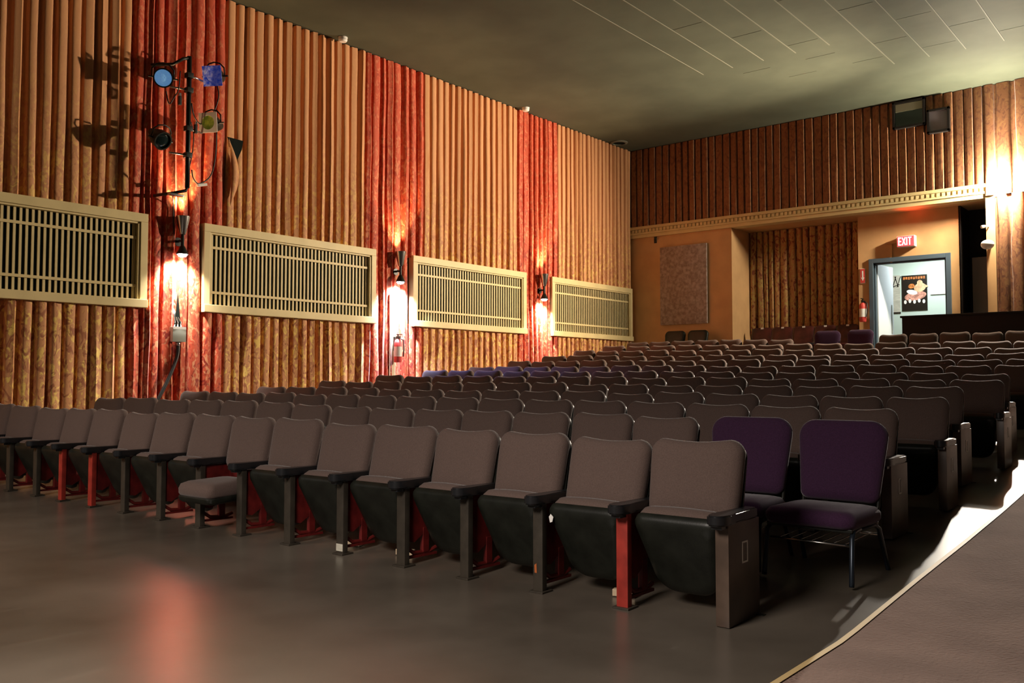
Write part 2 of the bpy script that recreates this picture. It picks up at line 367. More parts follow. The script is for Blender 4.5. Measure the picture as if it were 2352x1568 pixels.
def rear_at(x0, yb):
    return lambda s, d, z: (x0 + s, yb - d, z)
GR = [(3.03, 6.285), (7.125, 10.378), (11.257, 14.506), (15.387, 18.63)]
GZ = (2.10, 3.352)
def gskip(y0): return [(a-y0+0.03, b-y0-0.03, GZ[0]+0.04, GZ[1]-0.04) for a, b in GR]
CUR = [(0.6, 6.06, 'tan', .170, 'tan gold-flecked pleated curtain around the grille nearest the front'),
       (6.06, 7.47, 'red', .170, 'red pleated curtain behind the pole of stage lights'),
       (7.47, 10.18, 'tan', .170, 'tan pleated curtain with a torn flap, around the second grille from the front'),
       (10.18, 11.56, 'red', .170, 'red pleated curtain behind the middle wall sconce and fire extinguisher'),
       (11.56, 14.29, 'tan', .170, 'tan pleated curtain around the third grille from the front'),
       (14.29, 15.65, 'red', .165, 'red pleated curtain behind the rearmost wall sconce'),
       (15.65, 18.68, 'tan', .160, 'tan pleated curtain around the small-looking grille by the rear corner')]
for i, (a, b, c, w, lab) in enumerate(CUR):
    z0 = floor_z(-11.3, a) - 0.02
    cu = curtain('pleated_curtain', b-a, w, 0.080 if c == 'tan' else 0.080, (z0, HC-0.01), 40+i, left_at(a), M[c+'curtain'], 0.36 if c == 'tan' else 0.28, 0.07 if c == 'tan' else 0.3, 0.005 if c == 'tan' else 0.012, gskip(a), flat=0.55 if c == 'tan' else 1.0)
    tag(cu, lab, 'curtain', 'left wall curtains')
    if i == 2:   # torn corner hanging open beside the red strip
        bm = bmesh.new(); x = XW+0.102
        v = [bm.verts.new(p) for p in ((x, 7.48, 4.66), (x+0.012, 7.60, 4.655), (x+0.012, 7.745, 4.65), (x+0.005, 7.73, 4.52), (x, 7.66, 4.36), (x+0.01, 7.56, 4.50))]
        bm.faces.new(v); link('tear_opening', bm, M['blackcloth'], cu)
        bm = bmesh.new(); A = []
        for t in range(9):
            u = t/8; z = 4.64 - 0.95*u; A.append([bm.verts.new((x+0.03+0.05*math.sin(math.pi*u)*(1-abs(q-0.5)), 7.478+0.03*u + (0.022+0.14*math.sin(math.pi*min(1, u*1.0))**1.0*q), z - 0.03*q)) for q in (0, 0.5, 1)])
        for r0, r1 in zip(A, A[1:]):
            for q in range(2): bm.faces.new((r0[q], r0[q+1], r1[q+1], r1[q]))
        f = link('torn_flap', bm, M['tancurtain'], cu, smooth=True); f.modifiers.new('s', 'SOLIDIFY').thickness = 0.004
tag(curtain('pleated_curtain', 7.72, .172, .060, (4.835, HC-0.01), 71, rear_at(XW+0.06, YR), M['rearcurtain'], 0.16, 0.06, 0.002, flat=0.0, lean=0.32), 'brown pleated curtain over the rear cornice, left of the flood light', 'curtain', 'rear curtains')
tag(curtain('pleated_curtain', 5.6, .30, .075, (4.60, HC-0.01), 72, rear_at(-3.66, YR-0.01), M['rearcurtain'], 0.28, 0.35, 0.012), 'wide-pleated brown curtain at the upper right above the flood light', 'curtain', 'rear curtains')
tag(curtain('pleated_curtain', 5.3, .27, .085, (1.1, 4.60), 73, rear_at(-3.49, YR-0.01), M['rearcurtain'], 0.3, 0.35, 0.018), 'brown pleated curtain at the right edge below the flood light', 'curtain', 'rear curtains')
tag(curtain('pleated_curtain', 2.62, .155, .060, (2.22, 4.56), 74, rear_at(-8.80, 19.70), M['alcovecurtain'], 0.26, 0.25, 0.010), 'dark gold-flecked curtain at the back of the rear alcove', 'curtain', 'rear curtains')

# ------------------------------------------------------------------ grilles on the left wall
GN = ['cream slatted wall grille nearest the front, cut by the left edge', 'cream slatted wall grille between the front and middle sconces', 'cream slatted wall grille between the middle and rearmost sconces', 'cream slatted wall grille by the rear corner']
for (a, b), lab in zip(GR, GN):
    g = empty('wall_grille', (XW, (a+b)/2, GZ[0])); tag(g, lab, 'grille', 'left wall grilles')
    L = b-a; H = GZ[1]-GZ[0]; hl = L/2
    bm = bmesh.new()
    box(bm, 0, 0.125, -hl, hl, H-0.115, H, 0.006); box(bm, 0, 0.125, -hl, -hl+0.10, 0.105, H-0.115, 0.006); box(bm, 0, 0.125, hl-0.10, hl, 0.105, H-0.115, 0.006)
    box(bm, 0.0, 0.100, -hl+0.10, hl-0.10, H-0.14, H-0.115, 0.003)
    link('frame', bm, M['cream'], g)
    link('sill', BX(0, 0.15, -hl, hl, -0.005, 0.105, 0.008), M['cream'], g)
    for sy in (-1, 1): link('jamb_lining', BX(0.02, 0.11, min(sy*(hl-0.13), sy*(hl-0.10)), max(sy*(hl-0.13), sy*(hl-0.10)), 0.105, H-0.14), M['cream'], g)
    bm = bmesh.new(); n = 42; y0 = -hl+0.13; p = (L-0.26)/n
    for k in range(n): box(bm, 0.045, 0.062, y0+p*(k+0.5)-0.0145, y0+p*(k+0.5)+0.0145, 0.105, H-0.14)
    for z in (0.285, 0.925): box(bm, 0.062, 0.076, y0-0.01, y0+p*n+0.01, z-0.018, z+0.018)
    link('lattice', bm, M['cream'], g)
    link('backing', BX(0.006, 0.012, -hl+0.10, hl-0.10, 0.1, H-0.13), M['blackcloth'], g)

# ------------------------------------------------------------------ wall sconces
def sconce(y, zc, lab, bulbm, down_col, down_e, up_e):
    s = empty('wall_sconce', (XW+0.07, y, zc)); tag(s, lab, 'wall lamp', 'left wall sconces')
    x = 0.13
    b = lathe([(0, -0.03), (0.055, -0.028), (0.06, 0), (0, 0.004)], 20, Matrix.Translation((0.02, 0, 0)) @ Matrix.Rotation(math.pi/2, 4, 'Y'))
    autosmooth(link('wall_plate', b, M['black'], s))
    bm = TB([(0.0, 0, 0), (0.06, 0, 0.01), (x, 0, 0)], 0.018); tube(bm, [(x, 0, -0.08), (x, 0, 0.10)], 0.022); autosmooth(link('arm', bm, M['black'], s))
    up = autosmooth(link('upper_shade', lathe([(0.035, 0.09), (0.048, 0.12), (0.095, 0.34), (0.092, 0.34), (0.045, 0.125), (0.0, 0.12)], 24, Matrix.Translation((x, 0, 0))), M['chrome'], s))
    dn = autosmooth(link('lower_shade', lathe([(0.02, -0.06), (0.035, -0.08), (0.085, -0.185), (0.082, -0.185), (0.03, -0.085), (0.0, -0.08)], 24, Matrix.Translation((x, 0, 0))), M['black'], s))
    autosmooth(link('bulb', lathe([(0.0, -0.225), (0.045, -0.215), (0.066, -0.19), (0.060, -0.155), (0.03, -0.11), (0, -0.10)], 20, Matrix.Translation((x, 0, 0))), bulbm, s))
    wx = XW+0.07+x
    lamp('sconce_downlight', 'SPOT', (wx, y, zc-0.235), down_e, down_col, 0.05, (wx-0.45, y, zc-1.4), 128, 0.75)
    lamp('sconce_uplight', 'SPOT', (wx, y, zc+0.33), up_e, (1.0, 0.62, 0.32), 0.04, (wx-0.03, y, zc+2), 80, 0.6)
    return s
sconce(6.745, 3.04, 'twin-cone wall sconce under the pole of stage lights', M['bulb'], WHITE, 460, 190)
sconce(10.87, 3.02, 'middle twin-cone wall sconce with a bluish lower bulb', M['bulbcool'], COOL, 1600, 200)
sconce(15.00, 3.02, 'rearmost twin-cone wall sconce', M['bulb'], WHITE, 460, 190)
lamp('sconce_blue_spill', 'SPOT', (XW+0.22, 10.87, 2.80), 620, (0.16, 0.30, 1.0), 0.05, (-9.6, 10.8, 1.3), 62, 0.8)

# ------------------------------------------------------------------ pole of stage lights
PX, PY = XW+0.55, 6.59
bp = empty('lighting_pole', (PX, PY, 3.72)); tag(bp, 'black vertical pole on brackets carrying four stage lights', 'pole')
link('pole', TB([(0, 0, -0.02), (0, 0, 0.5), (0, 0, 1.76)], 0.032, 12), M['black'], bp, smooth=True)
link('bracket', TB([(0, 0, 1.74), (0.01, -0.10, 1.70), (-0.02, -0.22, 1.60), (-0.42, -0.30, 1.66)], 0.022, 8), M['black'], bp, smooth=True)
link('bracket', TB([(0, 0, 0.0), (0, -0.02, -0.06), (-0.02, -0.20, -0.12), (-0.44, -0.22, -0.10)], 0.022, 8), M['black'], bp, smooth=True)
autosmooth(link('clamp', BX(-0.05, 0.03, -0.26, -0.06, -0.155, -0.125, 0.01), M['chrome'], bp))
for dz, sy in ((1.50, 1), (1.30, -1), (0.78, 1), (0.42, -1)):
    link('side_arm', TB([(0, 0, dz), (-0.02, 0.12*sy, dz), (-0.06, 0.24*sy, dz)], 0.014, 8), M['chrome'], bp, smooth=True)
    autosmooth(link('clamp', BX(-0.045, 0.045, -0.045, 0.045, dz-0.035, dz+0.035, 0.01), M['black'], bp))
def stage_light(loc, aim, lens, lab, frame=None, L=0.30):
    t = empty('stage_light', loc); tag(t, lab, 'stage light', 'stage lights on the pole')
    d = Vector(aim).normalized(); q = d.to_track_quat('Z', 'Y').to_matrix().to_4x4()
    can = autosmooth(link('can', lathe([(0, -L), (0.035, -L), (0.06, -L+0.03), (0.085, -L+0.10), (0.118, -0.10), (0.118, 0.0), (0.126, 0.0), (0.126, 0.012), (0.108, 0.012), (0.108, -0.035), (0.0, -0.04)], 24, q), M['black'], t))
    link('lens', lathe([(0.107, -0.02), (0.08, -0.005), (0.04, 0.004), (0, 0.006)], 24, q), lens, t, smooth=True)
    if frame:
        bm = bmesh.new(); s, r = 0.135, 0.094; n = 24
        sq = []
        for k in range(n):
            a = 2*math.pi*k/n + math.pi/4; c, si = math.cos(a), math.sin(a); m_ = max(abs(c), abs(si)); sq.append((s*c/m_, s*si/m_))
        o1 = [bm.verts.new((x, y, 0.025)) for x, y in sq]; i1 = [bm.verts.new((r*math.cos(2*math.pi*k/n+math.pi/4), r*math.sin(2*math.pi*k/n+math.pi/4), 0.025)) for k in range(n)]
        for k in range(n): bm.faces.new((o1[k], o1[(k+1)%n], i1[(k+1)%n], i1[k]))
        xform(bm, q); g = link('gel_frame', bm, M['white'] if frame == 'white' else M['bluegel'], t); g.modifiers.new('s', 'SOLIDIFY').thickness = 0.006
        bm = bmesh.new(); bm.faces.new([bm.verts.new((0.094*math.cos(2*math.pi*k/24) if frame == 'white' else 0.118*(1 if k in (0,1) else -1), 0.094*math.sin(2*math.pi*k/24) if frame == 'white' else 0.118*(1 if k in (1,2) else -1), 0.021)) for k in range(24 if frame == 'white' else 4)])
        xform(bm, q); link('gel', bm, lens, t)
    yk = [q @ Vector((0.135*c, y_, -0.08)) for c, y_ in ((-1, 0), (-1, 0.11), (-0.6, 0.17), (0, 0.19), (0.6, 0.17), (1, 0.11), (1, 0))]
    link('yoke', TB(yk, 0.010, 8), M['black'], t, smooth=True)
    bm = TB([q @ Vector((0.12, 0, -0.06)), q @ Vector((0.19, 0, -0.06))], 0.012, 8); tube(bm, [q @ Vector((-0.12, 0, -0.06)), q @ Vector((-0.18, 0, -0.06))], 0.012, 8); link('knob', bm, M['black'], t)
    return t
LX = XW+0.58
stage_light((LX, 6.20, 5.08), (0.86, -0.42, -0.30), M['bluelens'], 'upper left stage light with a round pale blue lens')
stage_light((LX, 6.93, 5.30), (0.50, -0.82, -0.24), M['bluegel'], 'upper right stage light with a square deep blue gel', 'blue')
stage_light((LX, 6.21, 4.25), (0.70, 0.10, -0.45), M['darklens'], 'lower left stage light, all black')
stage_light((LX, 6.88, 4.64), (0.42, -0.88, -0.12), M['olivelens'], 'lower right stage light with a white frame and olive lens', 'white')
def cable(name, pts, r, lab, sub=6, m='cable', cat='cable', group=None):
    P = [Vector(p) for p in pts]; out = []
    for i in range(len(P)-1):
        p0, p1, p2, p3 = P[max(i-1, 0)], P[i], P[i+1], P[min(i+2, len(P)-1)]
        for k in range(sub):
            t = k/sub; out.append(0.5*((2*p1)+(p2-p0)*t+(2*p0-5*p1+4*p2-p3)*t*t+(3*p1-p0-3*p2+p3)*t**3))
    out.append(P[-1]); o = link(name, TB(out, r, 8), M[m], smooth=True); return tag(o, lab, cat, group)
cable('power_cable', [(PX+0.02, PY+0.03, 4.85), (PX, PY+0.08, 4.70), (PX-0.05, 6.80, 4.62), (PX-0.05, 6.95, 4.72), (PX, 7.04, 5.02), (PX, 7.02, 5.20)], 0.009, 'black cable looping up to the upper right stage light', group='stage light cables')
cable('power_cable', [(PX+0.02, PY+0.05, 3.95), (PX-0.02, PY+0.10, 3.85), (PX-0.05, 6.80, 3.80), (PX-0.06, 6.98, 3.95), (PX-0.06, 7.05, 4.25), (PX, 7.02, 4.55)], 0.009, 'black cable looping up to the lower right stage light', group='stage light cables')
cable('power_cable', [(PX+0.01, PY+0.03, 4.60), (PX-0.03, PY+0.10, 4.45), (PX-0.02, PY+0.08, 4.2), (PX, PY+0.03, 4.0)], 0.007, 'short black cable hugging the right side of the pole', group='stage light cables')
cable('power_cable', [(LX-0.1, 6.30, 4.95), (LX-0.12, 6.36, 4.80), (LX-0.10, 6.42, 4.90), (PX, 6.44, 5.0), (PX, 6.46, 5.25)], 0.008, 'black cable hanging from the upper left stage light', group='stage light cables')
bm = BX(-0.02, 0.02, -0.07, 0.07, -0.018, 0.018, 0.006)
o = link('cable_connector', bm, M['white'], loc=(PX-0.05, 6.84, 3.79)); o.rotation_euler = (0.25, 0, 0); tag(o, 'pale cable connector hanging below the stage lights', 'connector')
for (y, z, lab) in ((6.46, 4.86, 'small black plug dangling left of the pole below the blue lens'), (6.70, 4.53, 'small black plug dangling right of the pole')):
    t = tag(link('plug', BX(-0.02, 0.02, -0.018, 0.018, -0.07, 0.05, 0.006), M['black'], loc=(PX, y, z)), lab, 'plug'); link('plug_collar', BX(-0.015, 0.015, -0.013, 0.013, 0.05, 0.09), M['chrome'], t)
cable('power_cable', [(PX-0.05, 6.40, 3.62), (XW+0.16, 6.62, 3.58), (XW+0.12, 6.65, 3.30), (XW+0.10, 6.68, 3.05)], 0.010, 'black wire from the pole foot down to the front sconce')
# junction box with conduits and a thick cable
jb = empty('junction_box', (XW+0.12, 6.74, 1.66)); tag(jb, 'grey electrical junction box on the red curtain below the front sconce', 'junction box')
autosmooth(link('box_body', BX(-0.05, 0.05, -0.10, 0.10, 0, 0.20, 0.006), M['grey'], jb)); link('lid', BX(0.05, 0.056, -0.095, 0.095, 0.17, 0.205), M['white'], jb)
for k in (-0.05, 0.0, 0.05): link('conduit', TB([(0, k, 0.2), (0, k*0.9, 0.27), (-0.03, k*0.4-0.02, 0.36), (-0.06, -0.04, 0.46)], 0.011, 8), M['chrome'], jb, smooth=True)
link('gland', TB([(0, 0.01, 0), (0, 0.01, -0.05)], 0.028, 10), M['chrome'], jb, smooth=True)
cable('power_cable', [(XW+0.12, 6.75, 1.63), (XW+0.13, 6.73, 1.45), (XW+0.145, 6.60, 1.15), (XW+0.15, 6.42, 0.80), (XW+0.15, 6.30, 0.45), (XW+0.16, 6.25, 0.12)], 0.026, 'thick black cable slanting down from the junction box')
v = [(6.70, 1.86), (6.80, 1.86), (6.745, 2.34)]
bm = extrude_poly(v, XW+0.100, XW+0.106); tag(link('curtain_gap', bm, M['blackcloth']), 'dark slit in the red curtain above the junction box', 'gap')

# ------------------------------------------------------------------ fire extinguishers and signs
def extinguisher(loc, rz, lab):
    t = empty('fire_extinguisher', loc, rz); tag(t, lab, 'fire extinguisher', 'fire extinguishers')
    autosmooth(link('cylinder', lathe([(0, 0), (0.06, 0.0), (0.068, 0.015), (0.068, 0.33), (0.05, 0.38), (0.022, 0.40), (0, 0.40)], 20), M['signred'], t))
    autosmooth(link('label_band', lathe([(0.0695, 0.10), (0.0695, 0.27)], 20), M['white'], t))
    bm = BX(-0.018, 0.018, -0.05, 0.03, 0.40, 0.45, 0.005); box(bm, -0.012, 0.012, -0.10, 0.03, 0.47, 0.485, 0.003); box(bm, -0.012, 0.012, -0.01, 0.01, 0.44, 0.48); link('valve_handle', bm, M['black'], t)
    link('hose', TB([(0.03, -0.0, 0.42), (0.10, -0.03, 0.38), (0.10, -0.04, 0.22), (0.085, -0.04, 0.10)], 0.012, 8), M['cable'], t, smooth=True)
    link('hanger', BX(-0.03, 0.03, 0.065, 0.085, 0.20, 0.44), M['black'], t)
    return t
extinguisher((XW+0.20, 10.82, 1.45), math.pi/2, 'red fire extinguisher under the middle sconce')
tag(link('wood_strip', BX(XW+0.07, XW+0.10, 10.72, 10.86, floor_z(-11.4, 10.8), 2.62), M['wood']), 'pale wood strip up the red curtain behind the fire extinguisher', 'board')
extinguisher((-6.07, 19.09, 2.36), 0, 'red and white fire extinguisher left of the lobby doorway')
t = empty('arrow_sign', (-6.09, 19.195, 3.17)); tag(t, 'red sign with a white down arrow left of the doorway', 'sign')
link('sign_face', BX(-0.055, 0.055, -0.008, 0, 0, 0.31), M['white'], t); link('red_field', BX(-0.047, 0.047, -0.011, -0.008, 0.01, 0.30), M['signred'], t)
link('arrow', extrude_poly([(-0.014, 0.26), (-0.014, 0.12), (-0.034, 0.12), (0, 0.05), (0.034, 0.12), (0.014, 0.12), (0.014, 0.26)], -0.014, -0.011, 'xz'), M['white'], t)
# exit sign
t = empty('exit_sign', (-5.19, 19.05, 3.84)); tag(t, 'lit red EXIT sign above the lobby doorway', 'sign')
autosmooth(link('housing', BX(-0.17, 0.17, 0.0, 0.15, 0, 0.22, 0.008), M['white'], t)); link('face', BX(-0.16, 0.16, -0.006, 0.0, 0.01, 0.21), M['exitface'], t)
bm = bmesh.new(); lw, lh = 0.055, 0.155; st = 0.017; z0 = 0.032
def bar(x0, x1, za, zb): box(bm, x0, x1, -0.012, -0.006, za, zb)
x = -0.138
bar(x, x+st, z0, z0+lh); [bar(x, x+lw, z0+k*(lh-st)/2, z0+k*(lh-st)/2+st) for k in (0, 1, 2)]
x += 0.072
for s_ in (-1, 1): box(bm, -st/2, st/2, -0.012, -0.006, -lh*0.53, lh*0.53, rot=Matrix.Translation((x+lw/2+0.004, 0, z0+lh/2)) @ Matrix.Rotation(s_*0.37, 4, 'Y'))
x += 0.081; bar(x, x+st, z0, z0+lh)
x += 0.034; bar(x+0.022, x+0.022+st, z0, z0+lh); bar(x, x+0.062, z0+lh-st, z0+lh)
link('letters', bm, M['exitletter'], t)
bm = BX(-0.42, -0.17, 0.08, 0.14, 0.10, 0.135, 0.004); box(bm, -0.34, -0.30, 0.12, 0.15, -0.28, 0.11); link('conduit', bm, M['tan'], t)
lamp('exit_glow', 'SPOT', (-4.98, 18.96, 3.96), 34, (1.0, 0.08, 0.03), 0.02, (-4.3, 19.25, 4.02), 50, 0.8)
lamp('exit_glow_up', 'SPOT', (-5.1, 18.90, 4.10), 16, (1.0, 0.10, 0.04), 0.05, (-4.9, 18.80, 5.2), 95, 0.9)
# felt panel, bracket on the pier
autosmooth(tag(link('acoustic_panel', BX(-10.585, -9.385, YR-0.06, YR-0.015, 2.45, 4.28, 0.012), M['panelfelt']), 'mauve grey felt acoustic panel on the tan rear pier', 'panel'))
t = empty('wall_bracket', (-10.74, YR+0.01, 4.50)); tag(t, 'small black bracket on the tan pier above the felt panel', 'bracket')
link('plate', BX(-0.03, 0.03, -0.012, 0.01, -0.09, 0.06, 0.003), M['black'], t); link('swivel_arm', TB([(0, -0.01, 0.0), (0.02, -0.06, 0.03), (0.07, -0.10, -0.02)], 0.018, 8), M['black'], t, smooth=True)
# booth windows
def booth(x0, x1, z0, z1, lab, pane, blind):
    t = empty('booth_window', ((x0+x1)/2, YR-0.105, z0)); tag(t, lab, 'window', 'projection booth windows'); w = (x1-x0)/2; H = z1-z0
    bm = bmesh.new()
    for a in ((-w, -w+0.045, 0, H), (w-0.045, w, 0, H), (-w, w, 0, 0.045), (-w, w, H-0.045, H)): box(bm, a[0], a[1], -0.035, 0.09, a[2], a[3], 0.004)
    link('frame', bm, M['blackwall'], t); link('pane', BX(-w+0.04, w-0.04, -0.005, 0.0, 0.04, H-0.04), pane, t)
    if blind: link('blind', BX(-w+0.06, w-0.045, -0.02, -0.008, H-0.21, H-0.055), M['blind'], t)
booth(-5.27, -4.66, 6.13, 6.67, 'dark projection booth window with a pulled-down grey blind', M['glass'], True)
booth(-4.63, -4.22, 5.93, 6.40, 'smaller booth window with a mauve pane, lower right of the other', M['mauvepane'], False)
# flood light on the rear wall
t = empty('flood_light', FLOOD); tag(t, 'dazzling flood light on the rear cornice at the upper right', 'flood light')
autosmooth(link('bulb', lathe([(0, -0.09)] + [(0.09*math.sin(math.pi*k/12), -0.09*math.cos(math.pi*k/12)) for k in range(1, 12)] + [(0, 0.09)], 24), M['floodlens'], t))
autosmooth(link('housing', lathe([(0.0, 0.15), (0.045, 0.15), (0.05, 0.13), (0.045, 0.095), (0.0, 0.09)], 20, Matrix.Rotation(-math.pi/2, 4, 'X')), M['grey'], t))
link('bracket', TB([(0, 0.145, 0), (0, 0.18, -0.01), (0, 0.24, -0.02)], 0.02, 8), M['black'], t, smooth=True)
t = empty('globe_lamp', (-3.60, 18.50, 3.66)); tag(t, 'white round globe fitting on the tan post below the flood light', 'lamp')
autosmooth(link('globe', lathe([(0, -0.09)] + [(0.115*math.sin(math.pi*k/10), -0.09*math.cos(math.pi*k/10)) for k in range(1, 10)] + [(0, 0.09)], 24), M['white'], t)); link('stem', TB([(0, 0, 0), (0.01, 0.10, 0.02), (0.01, 0.20, 0.03)], 0.03, 8), M['grey'], t, smooth=True)
t = empty('spot_head', (-3.66, 18.62, 4.02)); tag(t, 'small pale fitting on the tan post above the white globe', 'lamp'); link('head', TB([(0, 0, 0), (-0.05, -0.05, -0.01)], 0.03, 10), M['white'], t); link('arm', TB([(0, 0, 0), (0.05, 0.08, 0)], 0.012, 8), M['grey'], t)
# smoke detectors and ceiling vent
for y, lab in ((9.51, 'white smoke detector on the ceiling nearer the front'), (14.33, 'white smoke detector on the ceiling nearer the rear')):
    t = empty('smoke_detector', (XW+0.24, y, HC)); tag(t, lab, 'smoke detector', 'smoke detectors')
    autosmooth(link('base', lathe([(0, 0), (0.075, 0), (0.075, -0.02), (0, -0.02)], 24), M['white'], t)); autosmooth(link('cover', lathe([(0.07, -0.02), (0.072, -0.05), (0.055, -0.075), (0, -0.08)], 24), M['white'], t))
t = empty('ceiling_vent', (-11.15, 17.8, HC)); tag(t, 'round ceiling vent in the rear left corner', 'vent')
autosmooth(link('rim', lathe([(0.20, 0), (0.20, -0.02), (0.15, -0.03), (0.15, -0.01)], 28), M['ceiljoint'], t)); link('core', lathe([(0.15, -0.01), (0, -0.012)], 24), M['blackcloth'], t)
# lobby posters
t = empty('poster', (-5.765, 21.79, 2.75)); tag(t, 'dark framed poster with two entwined figures and an orange title on the lobby wall', 'poster')
link('sheet', BX(-0.275, 0.275, -0.012, 0, 0, 0.81), M['poster'], t)
def blob(cx, cz, rx, rz_, a, y, bm, n=18):
    c, s_ = math.cos(a), math.sin(a); P = []
    for k in range(n):
        u = 2*math.pi*k/n; x_, z_ = rx*math.cos(u), rz_*math.sin(u); P.append((cx+x_*c-z_*s_, cz+x_*s_+z_*c))
    A = [bm.verts.new((p, y, q)) for p, q in P]; B = [bm.verts.new((p, -0.012, q)) for p, q in P]; bm.faces.new(A)
    for k in range(n): bm.faces.new((A[k], A[(k+1)%n], B[(k+1)%n], B[k]))
bm = bmesh.new(); blob(0.02, 0.33, 0.24, 0.10, 0.15, -0.0132, bm); link('lower_figure', bm, M['posterpink'], t)
bm = bmesh.new(); blob(0.12, 0.52, 0.13, 0.10, 0.3, -0.0136, bm); blob(0.20, 0.56, 0.10, 0.03, -0.3, -0.0141, bm); blob(0.12, 0.63, 0.06, 0.06, 0, -0.0145, bm); link('pale_figure', bm, M['posterskin'], t)
bm = bmesh.new(); blob(-0.05, 0.42, 0.12, 0.055, -0.25, -0.0150, bm); link('white_cloth', bm, M['posterwhite'], t)
bm = bmesh.new(); blob(-0.06, 0.56, 0.07, 0.055, 0.2, -0.0154, bm); link('face', bm, M['posterorange'], t)
bm = bmesh.new()
for k in range(9): box(bm, -0.24+0.054*k, -0.20+0.054*k, -0.0135, -0.012, 0.715 + 0.006*(k % 2), 0.775)
link('title', bm, M['posterorange'], t)
bm = bmesh.new()
for k in range(5): blob(-0.2+0.10*k, 0.20+0.02*(k % 2), 0.03, 0.045, 0, -0.0135, bm)
link('lower_marks', bm, M['posterwhite'], t)
t = empty('poster', (-6.20, 21.79, 2.73)); tag(t, 'pale poster partly hidden by the open white door', 'poster')
link('sheet', BX(-0.13, 0.125, -0.01, 0, 0, 0.85), M['posterpaper'], t); link('border', BX(-0.14, 0.13, -0.008, 0, -0.03, 0), M['poster'], t)
bm = bmesh.new()
for k in range(5): box(bm, -0.008, 0.008, -0.0125, -0.010, -0.13, 0.13, rot=Matrix.Translation((-0.10+0.05*k, 0, 0.70)) @ Matrix.Rotation(0.3*(-1)**k, 4, 'Y'))
box(bm, -0.12, 0.12, -0.0125, -0.010, -0.008, 0.008, rot=Matrix.Translation((0, 0, 0.60)) @ Matrix.Rotation(-0.3, 4, 'Y')); link('brush_strokes', bm, M['poster'], t)

# ------------------------------------------------------------------ theatre seats
R = math.radians
def backrest_mesh(w=0.505, h=0.405):
    bm = loft(rounded_outline(w, h, 0.070, 0.055, 7, 0.014, 0.010), [(0.012, 0.004), (0.003, -0.006), (0.0, -0.020), (0.0, -0.036), (0.007, -0.056), (0.020, -0.071), (0.045, -0.082), (0.09, -0.089), (0.15, -0.092)])
    return bm
REC = R(-13)
def build_back(parent, m):
    o = autosmooth(link('backrest', xform(backrest_mesh(), Matrix.Rotation(REC, 4, 'X')), m, parent), 60); o.location = (0, -0.085, 0.415)
    sh = loft(rounded_outline(0.500, 0.415, 0.068, 0.05, 6, 0.012, 0.004), [(0.0, 0.000), (0.0, 0.012), (0.03, 0.026), (0.10, 0.034)])
    xform(sh, Matrix.Rotation(REC, 4, 'X') @ Matrix.Translation((0, 0, -0.025)))
    autosmooth(link('back_shell', sh, M['black'], o), 40)
    return o
def build_seat(parent, folded=True):
    # modelled lying flat: hinge at origin, front edge towards -y, top +z; then swung up
    c = loft(rounded_outline(0.440, 0.405, 0.05, 0.09, 6, -0.006, 0.04), [(0.012, 0.0), (0.0, 0.02), (0.0, 0.055), (0.012, 0.085), (0.05, 0.10), (0.10, 0.105)])
    flat = Matrix.Rotation(R(90), 4, 'X') @ Matrix.Scale(-1, 4, (0, 0, 1)) if False else None
    # loft gives (x, y=layer, z=0..0.4): map layer -> up, z -> -y
    mp = Matrix(((1, 0, 0, 0), (0, 0, -1, 0), (0, 1, 0, 0), (0, 0, 0, 1)))
    p = loft(rounded_outline(0.452, 0.425, 0.050, 0.12, 7, 0, 0.045), [(0.06, -0.052), (0.02, -0.044), (0.004, -0.028), (0.0, -0.004), (0.004, 0.002)])
    # outline top (z=h) is the front edge; bottom (narrow, round) end is at the hinge
    ang = R(-66) if folded else R(3)
    A = Matrix.Rotation(ang, 4, 'X')
    o = autosmooth(link('seat', xform(c, A @ mp @ Matrix.Translation((0, 0, 0.02))), M['seat'], parent), 60)
    o.location = (0, -0.115, 0.085) if folded else (0, -0.13, 0.285)
    autosmooth(link('seat_pan', xform(p, A @ mp), M['black'], o), 40)
    return o
def standard(parent, x, m=None, side='darkred', detail=True, plate_mat='post'):
    m = m or M['post']
    s = autosmooth(link('standard', BX(-0.033, 0.033, -0.345, -0.305, 0.004, 0.462, 0.004), m, parent)); s.location = (x, 0, 0)
    bm = extrude_poly([(-0.305, 0.455), (-0.305, 0.14), (-0.24, 0.13), (-0.12, 0.20), (-0.02, 0.34), (-0.0, 0.455)], -0.011, 0.011)
    w = link('side_plate', bm, M[side], s)
    if detail:
        bm = TB([(0, -0.31, 0.11), (0, -0.24, 0.065), (0, -0.12, 0.055), (0, -0.05, 0.075)], 0.013, 8); box(bm, -0.012, 0.012, -0.31, -0.05, 0.035, 0.05); box(bm, -0.014, 0.014, -0.17, -0.12, 0.06, 0.21, 0.003); link('brace', bm, M['darkred'], s, smooth=False)
        link('foot_plate', BX(-0.048, 0.048, -0.365, -0.27, -0.004, 0.008, 0.003), M['post'], s)
    return s
def armrest(parent, x):
    P = []; n = 8
    for k in range(n+1):
        a = math.pi + math.pi*k/n; P.append((0.048*math.cos(a), -0.385+0.048*math.sin(a)))
    P += [(0.047, -0.34), (0.036, -0.27), (0.031, -0.02), (-0.031, -0.02), (-0.036, -0.27), (-0.047, -0.34)]
    bm = extrude_poly(P, 0.462, 0.510, 'xy'); bmesh.ops.bevel(bm, geom=[e for e in bm.edges if abs(e.verts[0].co.z-e.verts[1].co.z) < 1e-5], offset=0.007, segments=2, affect='EDGES')
    box(bm, -0.026, 0.026, -0.40, -0.30, 0.445, 0.466)
    a = autosmooth(link('armrest', bm, M['plastic'], parent), 50); a.location = (x, 0, 0); return a
